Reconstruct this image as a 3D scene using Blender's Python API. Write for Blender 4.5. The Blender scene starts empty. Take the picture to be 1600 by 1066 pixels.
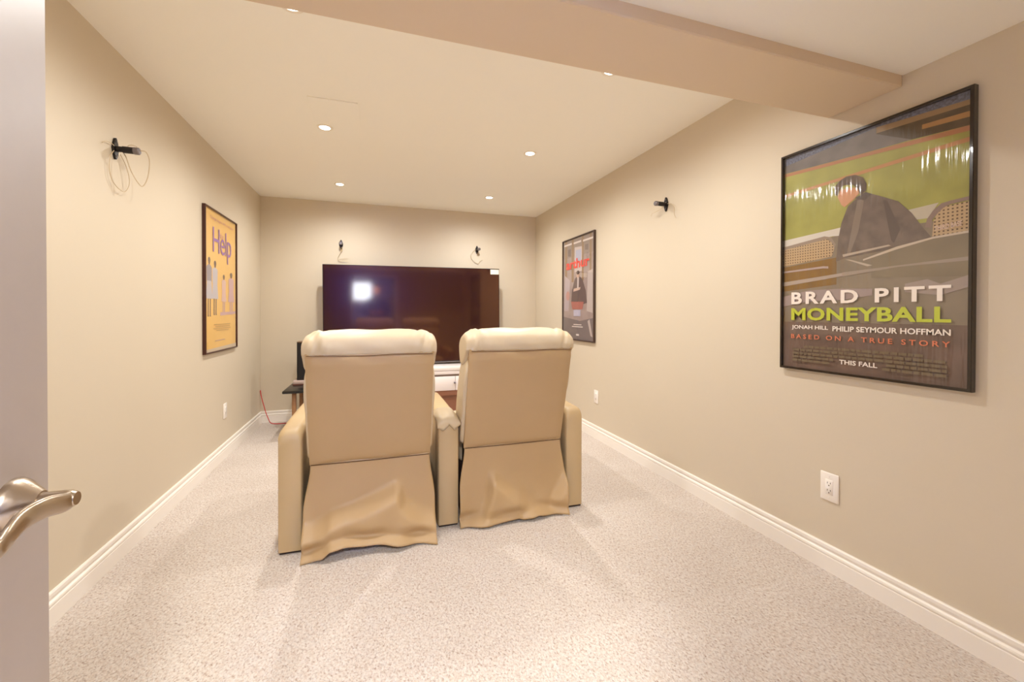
import bpy, bmesh, math, random
from mathutils import Vector, Matrix
random.seed(7)
SC = bpy.context.scene
COL = SC.collection
PI = math.pi

# ------------------------------------------------------------------ camera
YAW, PITCH, ROLL = 0.3136, -0.008, 0.002
fw = Vector((math.sin(YAW)*math.cos(PITCH), math.cos(YAW)*math.cos(PITCH), math.sin(PITCH)))
rt = Vector((math.cos(YAW), -math.sin(YAW), 0)); up = rt.cross(fw)
rt2 = math.cos(ROLL)*rt + math.sin(ROLL)*up; up2 = -math.sin(ROLL)*rt + math.cos(ROLL)*up
cd = bpy.data.cameras.new('camera'); cam = bpy.data.objects.new('camera', cd); COL.objects.link(cam)
m3 = Matrix((rt2, up2, -fw)).transposed()
cam.matrix_world = Matrix.Translation((0, 0, 1.1659)) @ m3.to_4x4()
cd.sensor_width = 36; cd.sensor_fit = 'HORIZONTAL'
cd.lens = 36*657.174/1600
cd.shift_y = -38.14/1600
cd.clip_start = 0.02
SC.camera = cam

# ------------------------------------------------------------------ world, exposure, light levels
SC.view_settings.view_transform = 'Standard'; SC.view_settings.look = 'None'
SC.view_settings.gamma = 1; SC.view_settings.use_curve_mapping = False
SC.view_settings.exposure = 0.37
SC.cycles.max_bounces = 16; SC.cycles.diffuse_bounces = 12; SC.cycles.glossy_bounces = 6; SC.cycles.transparent_max_bounces = 12
W = bpy.data.worlds.new('daylight'); SC.world = W; W.use_nodes = True
W.node_tree.nodes['Background'].inputs[0].default_value = (0.22, 0.42, 1.0, 1)
W.node_tree.nodes['Background'].inputs[1].default_value = 45.0
SPOT_W = 46.0            # each recessed ceiling lamp of the room
SPOT_COL = (1.0, 0.987, 0.960)
HALL_FILL_W = 84.0            # unseen fill lamp added in the hall behind the doorway
HALL_FILL_COL = (1.0, 0.99, 0.95)

# ------------------------------------------------------------------ room numbers
XL, XR, YB, ZC = -1.160, 1.959, 5.055, 2.400      # far part of the room
ZN, ZB, YF, YN = 2.098, 2.054, 1.3825, 1.100      # near ceiling, bulkhead underside, its far and near edge
YR = -0.03                                         # rear wall with the doorway

# ------------------------------------------------------------------ materials
def srgb(r, g, b):
    f = lambda c: (c/255/12.92) if c/255 <= 0.04045 else ((c/255+0.055)/1.055)**2.4
    return (f(r), f(g), f(b), 1)
MATS = {}
def mat(name, col, rough=0.6, metal=0.0, spec=0.5, bump=None, var=None, emit=None, coat=0, sheen=0):
    if name in MATS: return MATS[name]
    m = bpy.data.materials.new(name); m.use_nodes = True; nt = m.node_tree; n = nt.nodes; l = nt.links
    p = n['Principled BSDF']
    p.inputs['Base Color'].default_value = col; p.inputs['Roughness'].default_value = rough
    p.inputs['Metallic'].default_value = metal; p.inputs['Specular IOR Level'].default_value = spec
    if coat: p.inputs['Coat Weight'].default_value = coat
    if sheen: p.inputs['Sheen Weight'].default_value = sheen
    tc = n.new('ShaderNodeTexCoord')
    if var:      # (scale, amount, detail)
        nz = n.new('ShaderNodeTexNoise'); nz.inputs['Scale'].default_value = var[0]; nz.inputs['Detail'].default_value = var[2] if len(var) > 2 else 3
        l.new(tc.outputs['Object'], nz.inputs['Vector'])
        rp = n.new('ShaderNodeValToRGB')
        a = var[1]
        rp.color_ramp.elements[0].position = .3; rp.color_ramp.elements[1].position = .7
        rp.color_ramp.elements[0].color = (col[0]*(1-a), col[1]*(1-a), col[2]*(1-a), 1)
        rp.color_ramp.elements[1].color = (min(1, col[0]*(1+a)), min(1, col[1]*(1+a)), min(1, col[2]*(1+a)), 1)
        l.new(nz.outputs['Fac'], rp.inputs['Fac']); l.new(rp.outputs['Color'], p.inputs['Base Color'])
    if bump:     # (scale, strength, distance)
        nb = n.new('ShaderNodeTexNoise'); nb.inputs['Scale'].default_value = bump[0]; nb.inputs['Detail'].default_value = 4
        l.new(tc.outputs['Object'], nb.inputs['Vector'])
        b = n.new('ShaderNodeBump'); b.inputs['Strength'].default_value = bump[1]; b.inputs['Distance'].default_value = bump[2]
        l.new(nb.outputs['Fac'], b.inputs['Height']); l.new(b.outputs['Normal'], p.inputs['Normal'])
    if emit:
        p.inputs['Emission Color'].default_value = emit[0]; p.inputs['Emission Strength'].default_value = emit[1]
    MATS[name] = m
    return m

M_WALL = mat('wall_paint', srgb(211, 199, 178), .55, bump=(260, .05, .002), var=(1.3, .012))
M_CEIL = mat('ceiling_paint', srgb(247, 245, 236), .8, bump=(200, .05, .002))
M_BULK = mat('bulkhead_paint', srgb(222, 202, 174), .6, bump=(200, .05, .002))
M_HALL = mat('hall_dim_blue', srgb(96, 92, 120), .7)  # dim bluish light of the hall put into its wall colour
M_TRIM = mat('trim_white', srgb(243, 238, 230), .35)
M_LEATHER = mat('cream_leather', srgb(200, 181, 150), .5, bump=(420, .12, .001), var=(6, .02))
M_LEATHER_SHADE = mat('shaded_leather', srgb(177, 147, 106), .5, bump=(420, .1, .001), var=(5, .02))  # the cream leather again, darkened to carry the shade on the chair backs
M_ARM = mat('arm_leather_dimmed', srgb(186, 160, 120), .45, bump=(420, .12, .001), var=(6, .02))  # same leather in mid tone, shade of the arms' rear faces in its colour
M_DARKFR = mat('dark_frame', srgb(40, 22, 16), .7)
M_BASEWOOD = mat('base_wood', srgb(92, 40, 26), .6)
M_PLATE = mat('plastic_white', srgb(242, 236, 228), .3)
M_SLOT = mat('slot_dark', srgb(60, 50, 45), .6)
M_NICKEL = mat('satin_nickel', srgb(176, 160, 142), .28, metal=1)
M_DOOR = mat('door_paint_shaded', srgb(184, 174, 170), .5, var=(40, .01))  # white door greyed, the shade on its face is in the colour
M_BLACK = mat('black_plastic', srgb(20, 17, 17), .3)
M_BLACKMETAL = mat('black_metal', srgb(30, 26, 28), .3, metal=.3)
M_GREY = mat('grey_cap', srgb(125, 118, 120), .3, metal=.4)
M_WIRE = mat('cream_wire', srgb(206, 188, 158), .5)
M_RED = mat('red_wire', srgb(196, 40, 42), .45)
M_FRAMEBLK = mat('frame_black', srgb(34, 24, 20), .18, coat=.5)
M_FRAMEBRN = mat('frame_brown', srgb(66, 30, 22), .3)
M_FRAMEGRY = mat('frame_bronze', srgb(70, 52, 44), .3)
M_TBLWOOD = mat('table_wood', srgb(150, 108, 72), .5, var=(30, .12))
M_WHITELAM = mat('white_laminate', srgb(240, 232, 230), .3)
M_GROOVE = mat('console_groove', srgb(120, 100, 88), .6)
M_BROWNW = mat('console_brown', srgb(140, 92, 68), .5)
M_CREAM = mat('sticker_cream', srgb(250, 240, 212), .5)
M_LENS = mat('lamp_lens', (1, .95, .85, 1), .3, emit=((1, .94, .84, 1), 14))
M_LOOP = mat('lamp_trim', srgb(238, 230, 216), .35)

# carpet: short beige loop pile with brown flecks
m = bpy.data.materials.new('carpet'); m.use_nodes = True; nt = m.node_tree; n = nt.nodes; l = nt.links
p = n['Principled BSDF']; p.inputs['Roughness'].default_value = .95; p.inputs['Specular IOR Level'].default_value = .1
p.inputs['Sheen Weight'].default_value = .15
tc = n.new('ShaderNodeTexCoord')
mp = n.new('ShaderNodeMapping'); mp.inputs['Scale'].default_value = (1, .75, 1); mp.inputs['Rotation'].default_value = (0, 0, .5)
l.new(tc.outputs['Object'], mp.inputs['Vector'])
v1 = n.new('ShaderNodeTexVoronoi'); v1.inputs['Scale'].default_value = 210; l.new(mp.outputs['Vector'], v1.inputs['Vector'])
n1 = n.new('ShaderNodeTexNoise'); n1.inputs['Scale'].default_value = 118; n1.inputs['Detail'].default_value = 5; n1.inputs['Roughness'].default_value = .7
l.new(mp.outputs['Vector'], n1.inputs['Vector'])
n2 = n.new('ShaderNodeTexNoise'); n2.inputs['Scale'].default_value = 2.2; n2.inputs['Detail'].default_value = 3; l.new(tc.outputs['Object'], n2.inputs['Vector'])
r1 = n.new('ShaderNodeValToRGB'); e = r1.color_ramp.elements
e[0].position = .30; e[0].color = srgb(142, 116, 98); e[1].position = .47; e[1].color = srgb(210, 202, 194)
e2 = r1.color_ramp.elements.new(.66); e2.color = srgb(223, 215, 207)
l.new(n1.outputs['Fac'], r1.inputs['Fac'])
vr = n.new('ShaderNodeValToRGB'); vr.color_ramp.elements[0].position = 0; vr.color_ramp.elements[0].color = srgb(232, 218, 208)
vr.color_ramp.elements[1].position = .75; vr.color_ramp.elements[1].color = (1, 1, 1, 1)
sx = n.new('ShaderNodeSeparateColor'); l.new(v1.outputs['Color'], sx.inputs['Color']); l.new(sx.outputs[0], vr.inputs['Fac'])
mx = n.new('ShaderNodeMix'); mx.data_type = 'RGBA'; mx.blend_type = 'MULTIPLY'; mx.inputs[0].default_value = .7
l.new(r1.outputs['Color'], mx.inputs[6]); l.new(vr.outputs['Color'], mx.inputs[7])
r2 = n.new('ShaderNodeValToRGB'); r2.color_ramp.elements[0].position = .35; r2.color_ramp.elements[0].color = (.94, .93, .92, 1); r2.color_ramp.elements[1].position = .65; r2.color_ramp.elements[1].color = (1, 1, 1, 1)
l.new(n2.outputs['Fac'], r2.inputs['Fac'])
mx2 = n.new('ShaderNodeMix'); mx2.data_type = 'RGBA'; mx2.blend_type = 'MULTIPLY'; mx2.inputs[0].default_value = 1
l.new(mx.outputs[2], mx2.inputs[6]); l.new(r2.outputs['Color'], mx2.inputs[7]); l.new(mx2.outputs[2], p.inputs['Base Color'])
ad = n.new('ShaderNodeMath'); ad.operation = 'SUBTRACT'; l.new(n1.outputs['Fac'], ad.inputs[0]); l.new(v1.outputs['Distance'], ad.inputs[1])
bp = n.new('ShaderNodeBump'); bp.inputs['Strength'].default_value = .4; bp.inputs['Distance'].default_value = .006
l.new(ad.outputs[0], bp.inputs['Height']); l.new(bp.outputs['Normal'], p.inputs['Normal'])
M_CARPET = m

# thin clear glazing (acrylic sheet): transparent body + Fresnel gloss with slight waviness
def glazing_mat(name, wav, dist, ior=1.5, rough=.03):
    m = bpy.data.materials.new(name); m.use_nodes = True; nt = m.node_tree; n = nt.nodes; l = nt.links
    n.remove(n['Principled BSDF']); out = n['Material Output']
    tr = n.new('ShaderNodeBsdfTransparent'); gl = n.new('ShaderNodeBsdfGlossy'); gl.inputs['Roughness'].default_value = rough
    fr = n.new('ShaderNodeFresnel'); ge = n.new('ShaderNodeNewGeometry')
    iv = n.new('ShaderNodeMapRange'); iv.inputs['To Min'].default_value = ior; iv.inputs['To Max'].default_value = 1/ior    # a thin sheet reflects alike from both sides
    l.new(ge.outputs['Backfacing'], iv.inputs['Value']); l.new(iv.outputs[0], fr.inputs['IOR'])
    mxs = n.new('ShaderNodeMixShader')
    tc = n.new('ShaderNodeTexCoord'); mp = n.new('ShaderNodeMapping'); mp.inputs['Scale'].default_value = wav
    nz = n.new('ShaderNodeTexNoise'); nz.inputs['Scale'].default_value = 1; nz.inputs['Detail'].default_value = 2
    b = n.new('ShaderNodeBump'); b.inputs['Strength'].default_value = 1; b.inputs['Distance'].default_value = dist
    l.new(tc.outputs['Object'], mp.inputs['Vector']); l.new(mp.outputs['Vector'], nz.inputs['Vector'])
    l.new(nz.outputs['Fac'], b.inputs['Height']); l.new(b.outputs['Normal'], gl.inputs['Normal'])
    l.new(fr.outputs['Fac'], mxs.inputs['Fac']); l.new(tr.outputs[0], mxs.inputs[1]); l.new(gl.outputs[0], mxs.inputs[2])
    l.new(mxs.outputs[0], out.inputs['Surface'])
    return m
M_ACRYL = glazing_mat('acrylic_wavy', (34, 1, 3.0), .0030, 1.7, .07)
M_GLASS = glazing_mat('picture_glass', (3, 1, 3), .0004, 1.6)
M_PANE = glazing_mat('window_glass', (1, 1, 1), .0, 1.45)

# television glass: near-black panel with a warm tinted gloss
m = bpy.data.materials.new('tv_screen'); m.use_nodes = True; nt = m.node_tree; n = nt.nodes; l = nt.links
n.remove(n['Principled BSDF'])
df = n.new('ShaderNodeBsdfDiffuse'); df.inputs['Color'].default_value = srgb(24, 6, 3)
g1 = n.new('ShaderNodeBsdfGlossy'); g1.inputs['Roughness'].default_value = .075; g1.inputs['Color'].default_value = (.105, .057, .025, 1)
g2 = n.new('ShaderNodeBsdfGlossy'); g2.inputs['Roughness'].default_value = .27; g2.inputs['Color'].default_value = (.016, .010, .026, 1)
a1 = n.new('ShaderNodeAddShader'); a2 = n.new('ShaderNodeAddShader')
l.new(df.outputs[0], a1.inputs[0]); l.new(g1.outputs[0], a1.inputs[1]); l.new(a1.outputs[0], a2.inputs[0]); l.new(g2.outputs[0], a2.inputs[1])
l.new(a2.outputs[0], n['Material Output'].inputs['Surface'])
M_SCREEN = m

# ------------------------------------------------------------------ mesh helpers
def link(name, me, material, parent=None, smooth=False):
    o = bpy.data.objects.new(name, me); COL.objects.link(o)
    if material is not None:
        for mm in (material if isinstance(material, (list, tuple)) else [material]): me.materials.append(mm)
    if smooth: me.polygons.foreach_set('use_smooth', [True]*len(me.polygons))
    if parent: o.parent = parent
    return o
def from_bm(name, bm, material, parent=None, smooth=False):
    bmesh.ops.recalc_face_normals(bm, faces=bm.faces)
    me = bpy.data.meshes.new(name); bm.to_mesh(me); bm.free()
    return link(name, me, material, parent, smooth)
def from_py(name, v, f, material, parent=None, smooth=False):
    me = bpy.data.meshes.new(name); me.from_pydata([tuple(q) for q in v], [], f); me.update()
    bm = bmesh.new(); bm.from_mesh(me); bmesh.ops.recalc_face_normals(bm, faces=bm.faces); bm.to_mesh(me); bm.free()
    return link(name, me, material, parent, smooth)
def autosmooth(o, ang=40):
    me = o.data; bm = bmesh.new(); bm.from_mesh(me)
    for f in bm.faces: f.smooth = True
    for e in bm.edges:
        if len(e.link_faces) == 2 and e.calc_face_angle(0) > math.radians(ang): e.smooth = False
    bm.to_mesh(me); bm.free(); return o
def bbox(bm, x0, x1, y0, y1, z0, z1, bev=0, seg=2):
    r = bmesh.ops.create_cube(bm, size=1)
    vs = r['verts']
    for v in vs:
        v.co = Vector((x0+(v.co.x+.5)*(x1-x0), y0+(v.co.y+.5)*(y1-y0), z0+(v.co.z+.5)*(z1-z0)))
    if bev:
        es = list({e for v in vs for e in v.link_edges})
        bmesh.ops.bevel(bm, geom=es, offset=bev, segments=seg, profile=.5, affect='EDGES')
def box(name, x0, x1, y0, y1, z0, z1, material, parent=None, bev=0, seg=2):
    bm = bmesh.new(); bbox(bm, x0, x1, y0, y1, z0, z1, bev, seg)
    o = from_bm(name, bm, material, parent)
    if bev: autosmooth(o, 50 if seg < 3 else 35)
    return o
def tube(bm, pts, r, seg=8, cap=True):
    pts = [Vector(q) for q in pts]; rings = []
    rad = r if isinstance(r, (list, tuple)) else [r]*len(pts)
    prev = None
    for i, q in enumerate(pts):
        t = (pts[min(i+1, len(pts)-1)] - pts[max(i-1, 0)]).normalized()
        if prev is None:
            a = Vector((0, 0, 1)) if abs(t.z) < .9 else Vector((1, 0, 0)); u = t.cross(a).normalized()
        else:
            u = (prev - t*prev.dot(t)).normalized()
        prev = u; w = t.cross(u)
        rings.append([bm.verts.new(q + rad[i]*(math.cos(2*PI*k/seg)*u + math.sin(2*PI*k/seg)*w)) for k in range(seg)])
    for a, b in zip(rings, rings[1:]):
        for k in range(seg): bm.faces.new((a[k], a[(k+1) % seg], b[(k+1) % seg], b[k]))
    if cap: bm.faces.new(rings[0][::-1]); bm.faces.new(rings[-1])
def tube_obj(name, pts, r, material, parent=None, seg=8):
    bm = bmesh.new(); tube(bm, pts, r, seg)
    return autosmooth(from_bm(name, bm, material, parent), 50)
def spline(pts, n=8):
    pts = [Vector(q) for q in pts]; out = []
    for i in range(len(pts)-1):
        p0, p1, p2, p3 = pts[max(i-1, 0)], pts[i], pts[i+1], pts[min(i+2, len(pts)-1)]
        for k in range(n):
            t = k/n
            out.append(.5*((2*p1)+(-p0+p2)*t+(2*p0-5*p1+4*p2-p3)*t*t+(-p0+3*p1-3*p2+p3)*t**3))
    out.append(pts[-1]); return out
def lathe(bm, prof, axis='Z', seg=24, origin=(0, 0, 0), close=True):
    o = Vector(origin); rings = []
    for r, h in prof:
        ring = []
        for k in range(seg):
            a = 2*PI*k/seg; c, s = r*math.cos(a), r*math.sin(a)
            q = {'Z': (c, s, h), 'X': (h, c, s), 'Y': (c, h, s)}[axis]
            ring.append(bm.verts.new(o+Vector(q)))
        rings.append(ring)
    for a, b in zip(rings, rings[1:]):
        for k in range(seg): bm.faces.new((a[k], a[(k+1) % seg], b[(k+1) % seg], b[k]))
    if close: bm.faces.new(rings[0][::-1]); bm.faces.new(rings[-1])
def extrude_poly(bm, pts, d0, d1, plane='XZ'):
    mk = {'XZ': lambda a, b, d: (a, d, b), 'YZ': lambda a, b, d: (d, a, b), 'XY': lambda a, b, d: (a, b, d)}[plane]
    A = [bm.verts.new(mk(a, b, d0)) for a, b in pts]; B = [bm.verts.new(mk(a, b, d1)) for a, b in pts]
    bm.faces.new(A); bm.faces.new(B[::-1])
    for i in range(len(pts)):
        j = (i+1) % len(pts); bm.faces.new((A[i], B[i], B[j], A[j]))
def thing(name, label, cat, loc=(0, 0, 0), rotz=0, group=None):
    o = bpy.data.objects.new(name, None); COL.objects.link(o); o.empty_display_size = .1
    o.location = loc; o.rotation_euler = (0, 0, rotz); o['label'] = label; o['category'] = cat
    if group: o['group'] = group
    return o
def tag(o, label, cat, group=None):
    o['label'] = label; o['category'] = cat
    if group: o['group'] = group
    return o
def struct(o, label=None):
    o['kind'] = 'structure'
    if label: o['label'] = label
    return o

# ================================================================== the setting
T = .10
HX0, HX1, HY = -1.8, 1.6, -2.3          # hall behind the doorway
struct(box('floor', -2.2, XR+T, HY-T, YB+T, -.06, 0, M_CARPET), 'beige loop pile carpet with brown flecks')
struct(box('wall_left', XL-T, XL, YR, YB+T, 0, ZC+.1, M_WALL), 'left beige painted wall')
struct(box('wall_right', XR, XR+T, YR, YB+T, 0, ZC+.1, M_WALL), 'right beige painted wall')
struct(box('wall_back', XL, XR, YB, YB+T, 0, ZC+.1, M_WALL), 'far beige painted wall behind the television')
DX0, DX1, DZ = -.49, .42, 1.96           # doorway in the rear wall
bm = bmesh.new()
bbox(bm, XL-T, DX0, YR-.11, YR, 0, ZN+.12); bbox(bm, DX1, XR+T, YR-.11, YR, 0, ZN+.12); bbox(bm, DX0, DX1, YR-.11, YR, DZ, ZN+.12)
struct(from_bm('wall_rear', bm, M_WALL), 'wall behind the camera with an open doorway')
bm = bmesh.new()
for x0, x1 in ((DX0-.06, DX0+.012), (DX1-.012, DX1+.06)): bbox(bm, x0, x1, YR-.13, YR+.012, 0, DZ+.05)
bbox(bm, DX0-.06, DX1+.06, YR-.13, YR+.012, DZ-.012, DZ+.06)
struct(from_bm('trim_1', bm, M_TRIM), 'white casing around the doorway')
struct(box('ceiling', XL, XR, YF-.05, YB, ZC, ZC+.1, M_CEIL), 'smooth pale ceiling with recessed lights')
struct(box('ceiling_near', XL, XR, YR, YN, ZN, ZN+.1, M_CEIL), 'lower pale ceiling above the camera')
bm = bmesh.new(); bbox(bm, XL, XR, YN, YF, ZB, ZC+.02, .004, 1)
struct(from_bm('bulkhead', bm, M_BULK), 'tan painted bulkhead crossing the room below the ceiling')
# baseboards (profiled)
BP = [(0, 0), (.016, 0), (.016, .068), (.0125, .0705), (.0125, .0725), (.016, .075), (.0165, .080), (.0150, .086), (.0075, .091), (.0060, .097), (.0105, .099), (.0115, .104), (.0110, .116), (.008, .120), (0, .120)]
def baseboard(name, a, b, nrm, label):
    a, b, nrm = Vector(a), Vector(b), Vector(nrm); v = []; f = []
    for P in (a, b):
        for d, z in BP: v.append(P+nrm*d+Vector((0, 0, z)))
    k = len(BP)
    for i in range(k): j = (i+1) % k; f.append((i, j, k+j, k+i))
    f += [tuple(range(k)), tuple(range(2*k-1, k-1, -1))]
    struct(from_py(name, v, f, M_TRIM), label)
baseboard('baseboard_left', (XL, YR+.012, 0), (XL, YB-.016, 0), (1, 0, 0), 'white profiled baseboard along the left wall')
baseboard('baseboard_right', (XR, YR+.012, 0), (XR, YB-.016, 0), (-1, 0, 0), 'white profiled baseboard along the right wall')
baseboard('baseboard_back', (XL, YB, 0), (XR, YB, 0), (0, -1, 0), 'white baseboard along the far wall')

# hall behind the doorway (seen only as a reflection in the television)
struct(box('wall_hall_left', HX0-T, HX0, HY, YR-.11, 0, 2.4, M_HALL))
struct(box('wall_hall_right', HX1, HX1+T, HY, YR-.11, 0, 2.4, M_HALL))
struct(box('ceiling_hall', HX0, HX1, HY, YR-.11, 2.3, 2.4, M_CEIL))
WX0, WX1, WZ0, WZ1 = -.62, -.08, 1.48, 2.02
bm = bmesh.new()
bbox(bm, HX0, WX0, HY-T, HY, 0, 2.4); bbox(bm, WX1, HX1, HY-T, HY, 0, 2.4)
bbox(bm, WX0, WX1, HY-T, HY, 0, WZ0); bbox(bm, WX0, WX1, HY-T, HY, WZ1, 2.4)
struct(from_bm('wall_hall_rear', bm, M_HALL))
win = struct(box('window_1', WX0, WX1, HY-.07, HY-.06, WZ0, WZ1, M_PANE), 'small hall window with daylight')
bm = bmesh.new()
for a in ((WX0, WX0+.035, WZ0, WZ1), (WX1-.035, WX1, WZ0, WZ1), (WX0, WX1, WZ0, WZ0+.035), (WX0, WX1, WZ1-.035, WZ1)):
    bbox(bm, a[0], a[1], HY-.09, HY-.03, a[2], a[3])
from_bm('window_frame', bm, M_TRIM, win)

# open door at the left, seen along its face
DXF, DY0, DY1 = -.455, .003, .793
door = struct(box('door_1', DXF-.035, DXF, DY0, DY1, .012, 1.95, M_DOOR, bev=.002, seg=1), 'white painted door standing open at the left edge')
hy, hz = .728, .912
bm = bmesh.new()
lathe(bm, [(.0345, 0), (.0345, .004), (.032, .009), (.026, .016), (.018, .026), (.0145, .030)], 'X', 40, (DXF, hy, hz))
handle = autosmooth(from_bm('door_handle', bm, M_NICKEL, door), 35)
bm = bmesh.new()
lathe(bm, [(.0125, .028), (.0125, .052), (.0115, .062), (.0085, .067)], 'X', 28, (DXF, hy, hz))
autosmooth(from_bm('spindle', bm, M_NICKEL, handle), 35)
# wave lever sweeping towards the hinge, flattened section
path = spline([(DXF+.058, hy+.010, hz-.001), (DXF+.060, hy-.012, hz), (DXF+.056, hy-.040, hz+.006), (DXF+.050, hy-.066, hz+.003), (DXF+.052, hy-.092, hz-.006), (DXF+.058, hy-.116, hz-.008), (DXF+.052, hy-.128, hz-.006)], 8)
v = []; f = []; sg = 16; N = len(path)
for i, q in enumerate(path):
    t = (path[min(i+1, N-1)]-path[max(i-1, 0)]).normalized(); u = Vector((0, 0, 1)); w = t.cross(u).normalized(); u = w.cross(t)
    k = i/(N-1); hh = .0115+.003*math.sin(PI*k)-.002*k; ww = .0062
    e = min(1, math.sqrt(max(0.02, 1-(1-min(1, i/5))**2)), math.sqrt(max(.02, 1-(1-min(1, (N-1-i)/5))**2)))
    for s in range(sg):
        a = 2*PI*s/sg; v.append(q+u*hh*e*math.sin(a)+w*ww*e*math.cos(a))
for i in range(N-1):
    for s in range(sg): f.append((i*sg+s, i*sg+(s+1) % sg, (i+1)*sg+(s+1) % sg, (i+1)*sg+s))
f += [tuple(range(sg)), tuple(range(N*sg-1, (N-1)*sg-1, -1))]
from_py('lever', v, f, M_NICKEL, handle, True)

# ================================================================== recessed lights
LIGHTS = [(-.32, 1.882, 'left recessed ceiling light cut by the bulkhead edge'), (1.137, 1.885, 'right recessed ceiling light peeking past the bulkhead edge'),
          (-.32, 3.055, 'bright recessed ceiling light beside the ceiling access panel'), (1.134, 3.055, 'right recessed ceiling light halfway between bulkhead and far wall'),
          (-.325, 4.352, 'left recessed ceiling light closest to the far wall'), (1.153, 4.352, 'right recessed ceiling light closest to the far wall')]
def ring_mesh(bm):
    lathe(bm, [(.050, 0), (.049, -.004), (.043, -.006), (.034, -.004), (.032, .0)], 'Z', 32, close=True)
def lens_mesh(bm):
    lathe(bm, [(.0325, -.0005), (.0305, -.003), (.024, -.0052), (.012, -.0064), (.004, -.0067)], 'Z', 32, close=True)
for x, y, lab in LIGHTS:
    t = thing('recessed_light', lab, 'ceiling light', (x, y, ZC), 0, 'recessed ceiling lights')
    bm = bmesh.new(); ring_mesh(bm); autosmooth(from_bm('trim_ring', bm, M_LOOP, t), 40)
    bm = bmesh.new(); lens_mesh(bm); from_bm('lens', bm, M_LENS, t, True)
    ld = bpy.data.lights.new('lamp', 'SPOT'); ld.energy = SPOT_W; ld.color = SPOT_COL; ld.spot_size = math.radians(172); ld.spot_blend = .9; ld.shadow_soft_size = .035
    lo = bpy.data.objects.new('lamp', ld); COL.objects.link(lo); lo.parent = t; lo.location = (0, 0, -.02)
# added hall lamp, unseen, fills the near part of the room through the doorway
hl = thing('hall_fill_light', 'added fill lamp in the hall behind the doorway', 'ceiling light', (0, -.90, 2.3))
bm = bmesh.new(); lathe(bm, [(.15, 0), (.15, -.02), (.13, -.06), (.07, -.085), (.01, -.09)], 'Z', 32); from_bm('fill_bowl', bm, M_LENS, hl, True)
ld = bpy.data.lights.new('lamp', 'AREA'); ld.shape = 'DISK'; ld.size = .3; ld.energy = HALL_FILL_W; ld.color = HALL_FILL_COL
lo = bpy.data.objects.new('lamp', ld); COL.objects.link(lo); lo.parent = hl; lo.location = (0, 0, -.1)
# access panel in the ceiling
ap = thing('access_panel', 'square ceiling access panel beside a recessed light', 'access panel', (-.235, 2.79, ZC))
bm = bmesh.new(); bbox(bm, -.135, .135, -.15, .15, -.007, 0, .001, 1); from_bm('panel', bm, M_CEIL, ap)

# ================================================================== recliners
def sm(t):
    t = max(0, min(1, t)); return t*t*(3-2*t)
def lerp_tab(tab, u):
    for (a, b), (c, d) in zip(tab, tab[1:]):
        if u <= c: return b+(d-b)*((u-a)/(c-a) if c > a else 0)
    return tab[-1][1]
TB = (-.150, .978)      # top seam of the back panel (local y, z); bottom seam is (0, .425)
PB = (0.0, .425)
def loft(name, profile, W, material, parent, cz, endp=5, rq=2.2, wr=.0, nu=41):
    """closed y-z profile lofted across x, closing to rounded ends"""
    us = []
    for i in range(nu):
        a = -1+2*i/(nu-1); us.append(math.copysign(1-(1-abs(a))**1.8, a))
    pr = spline(profile+[profile[0]], 5)[:-1] if not isinstance(profile[0], Vector) else profile
    pr = [Vector((0, q[1], q[2])) for q in pr]
    c = Vector((0, cz[0], cz[1])); k = len(pr); v = []; f = []
    for u in us:
        s = max(.0, 1-abs(u)**endp)**(1/rq)
        for j, q in enumerate(pr):
            d = (q-c)
            an = math.atan2(d.z, d.y)
            g = math.exp(-((abs(u)-.80)/.16)**2)
            w = wr*(g*math.sin(27*abs(u)+3.0*an)*.8 + .35*math.sin(9*u+2*math.sin(3*an))+.30*g*math.sin(61*u+7*an))
            L = d.length
            k_ = 1+w*min(1, 3*s)/max(L, .02)
            v.append((u*W, c.y+d.y*(.78+.22*s)*k_, c.z+d.z*((.42+.58*s) if d.z > 0 else (.86+.14*s))*k_))
    for i in range(nu-1):
        for j in range(k): f.append((i*k+j, i*k+(j+1) % k, (i+1)*k+(j+1) % k, (i+1)*k+j))
    f += [tuple(range(k)), tuple(range(nu*k-1, (nu-1)*k-1, -1))]
    return from_py(name, v, f, material, parent, True)

def back_panel(t):
    n = 36; v = []; f = []
    sy, sz = TB[0]-PB[0], TB[1]-PB[1]; L = math.hypot(sy, sz); ny, nz = -sz/L, sy/L      # outward normal (towards the rear)
    hw = .290
    for i in range(n+1):
        vv = i/n
        for j in range(n+1):
            uu = -1+2*j/n
            e = (1-abs(uu)**14)*(1-abs(2*vv-1)**16)
            off = .004+.016*e+.006*(1-uu*uu)*math.sin(PI*vv)
            off -= .007*math.exp(-((vv-.955)/.022)**2)*(.55+.45*math.sin(7*uu+1.2))
            off += .002*math.sin(5*uu+3*vv)
            v.append((uu*hw, PB[0]+sy*vv+ny*off, PB[1]+sz*vv+nz*off))
    for i in range(n):
        for j in range(n):
            a = i*(n+1)+j; f.append((a, a+1, a+n+2, a+n+1))
    base = len(v)
    rim = [j for j in range(n+1)]+[i*(n+1)+n for i in range(1, n+1)]+[n*(n+1)+j for j in range(n-1, -1, -1)]+[i*(n+1) for i in range(n-1, 0, -1)]
    for q in rim: x, y, z = v[q]; v.append((x*.985, y-ny*.045, z-nz*.045))
    m_ = len(rim)
    for a in range(m_): b = (a+1) % m_; f.append((rim[a], rim[b], base+b, base+a))
    f.append(tuple(base+a for a in range(m_)))
    return autosmooth(from_py('back_panel', v, f, M_LEATHER_SHADE, t), 50)

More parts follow.
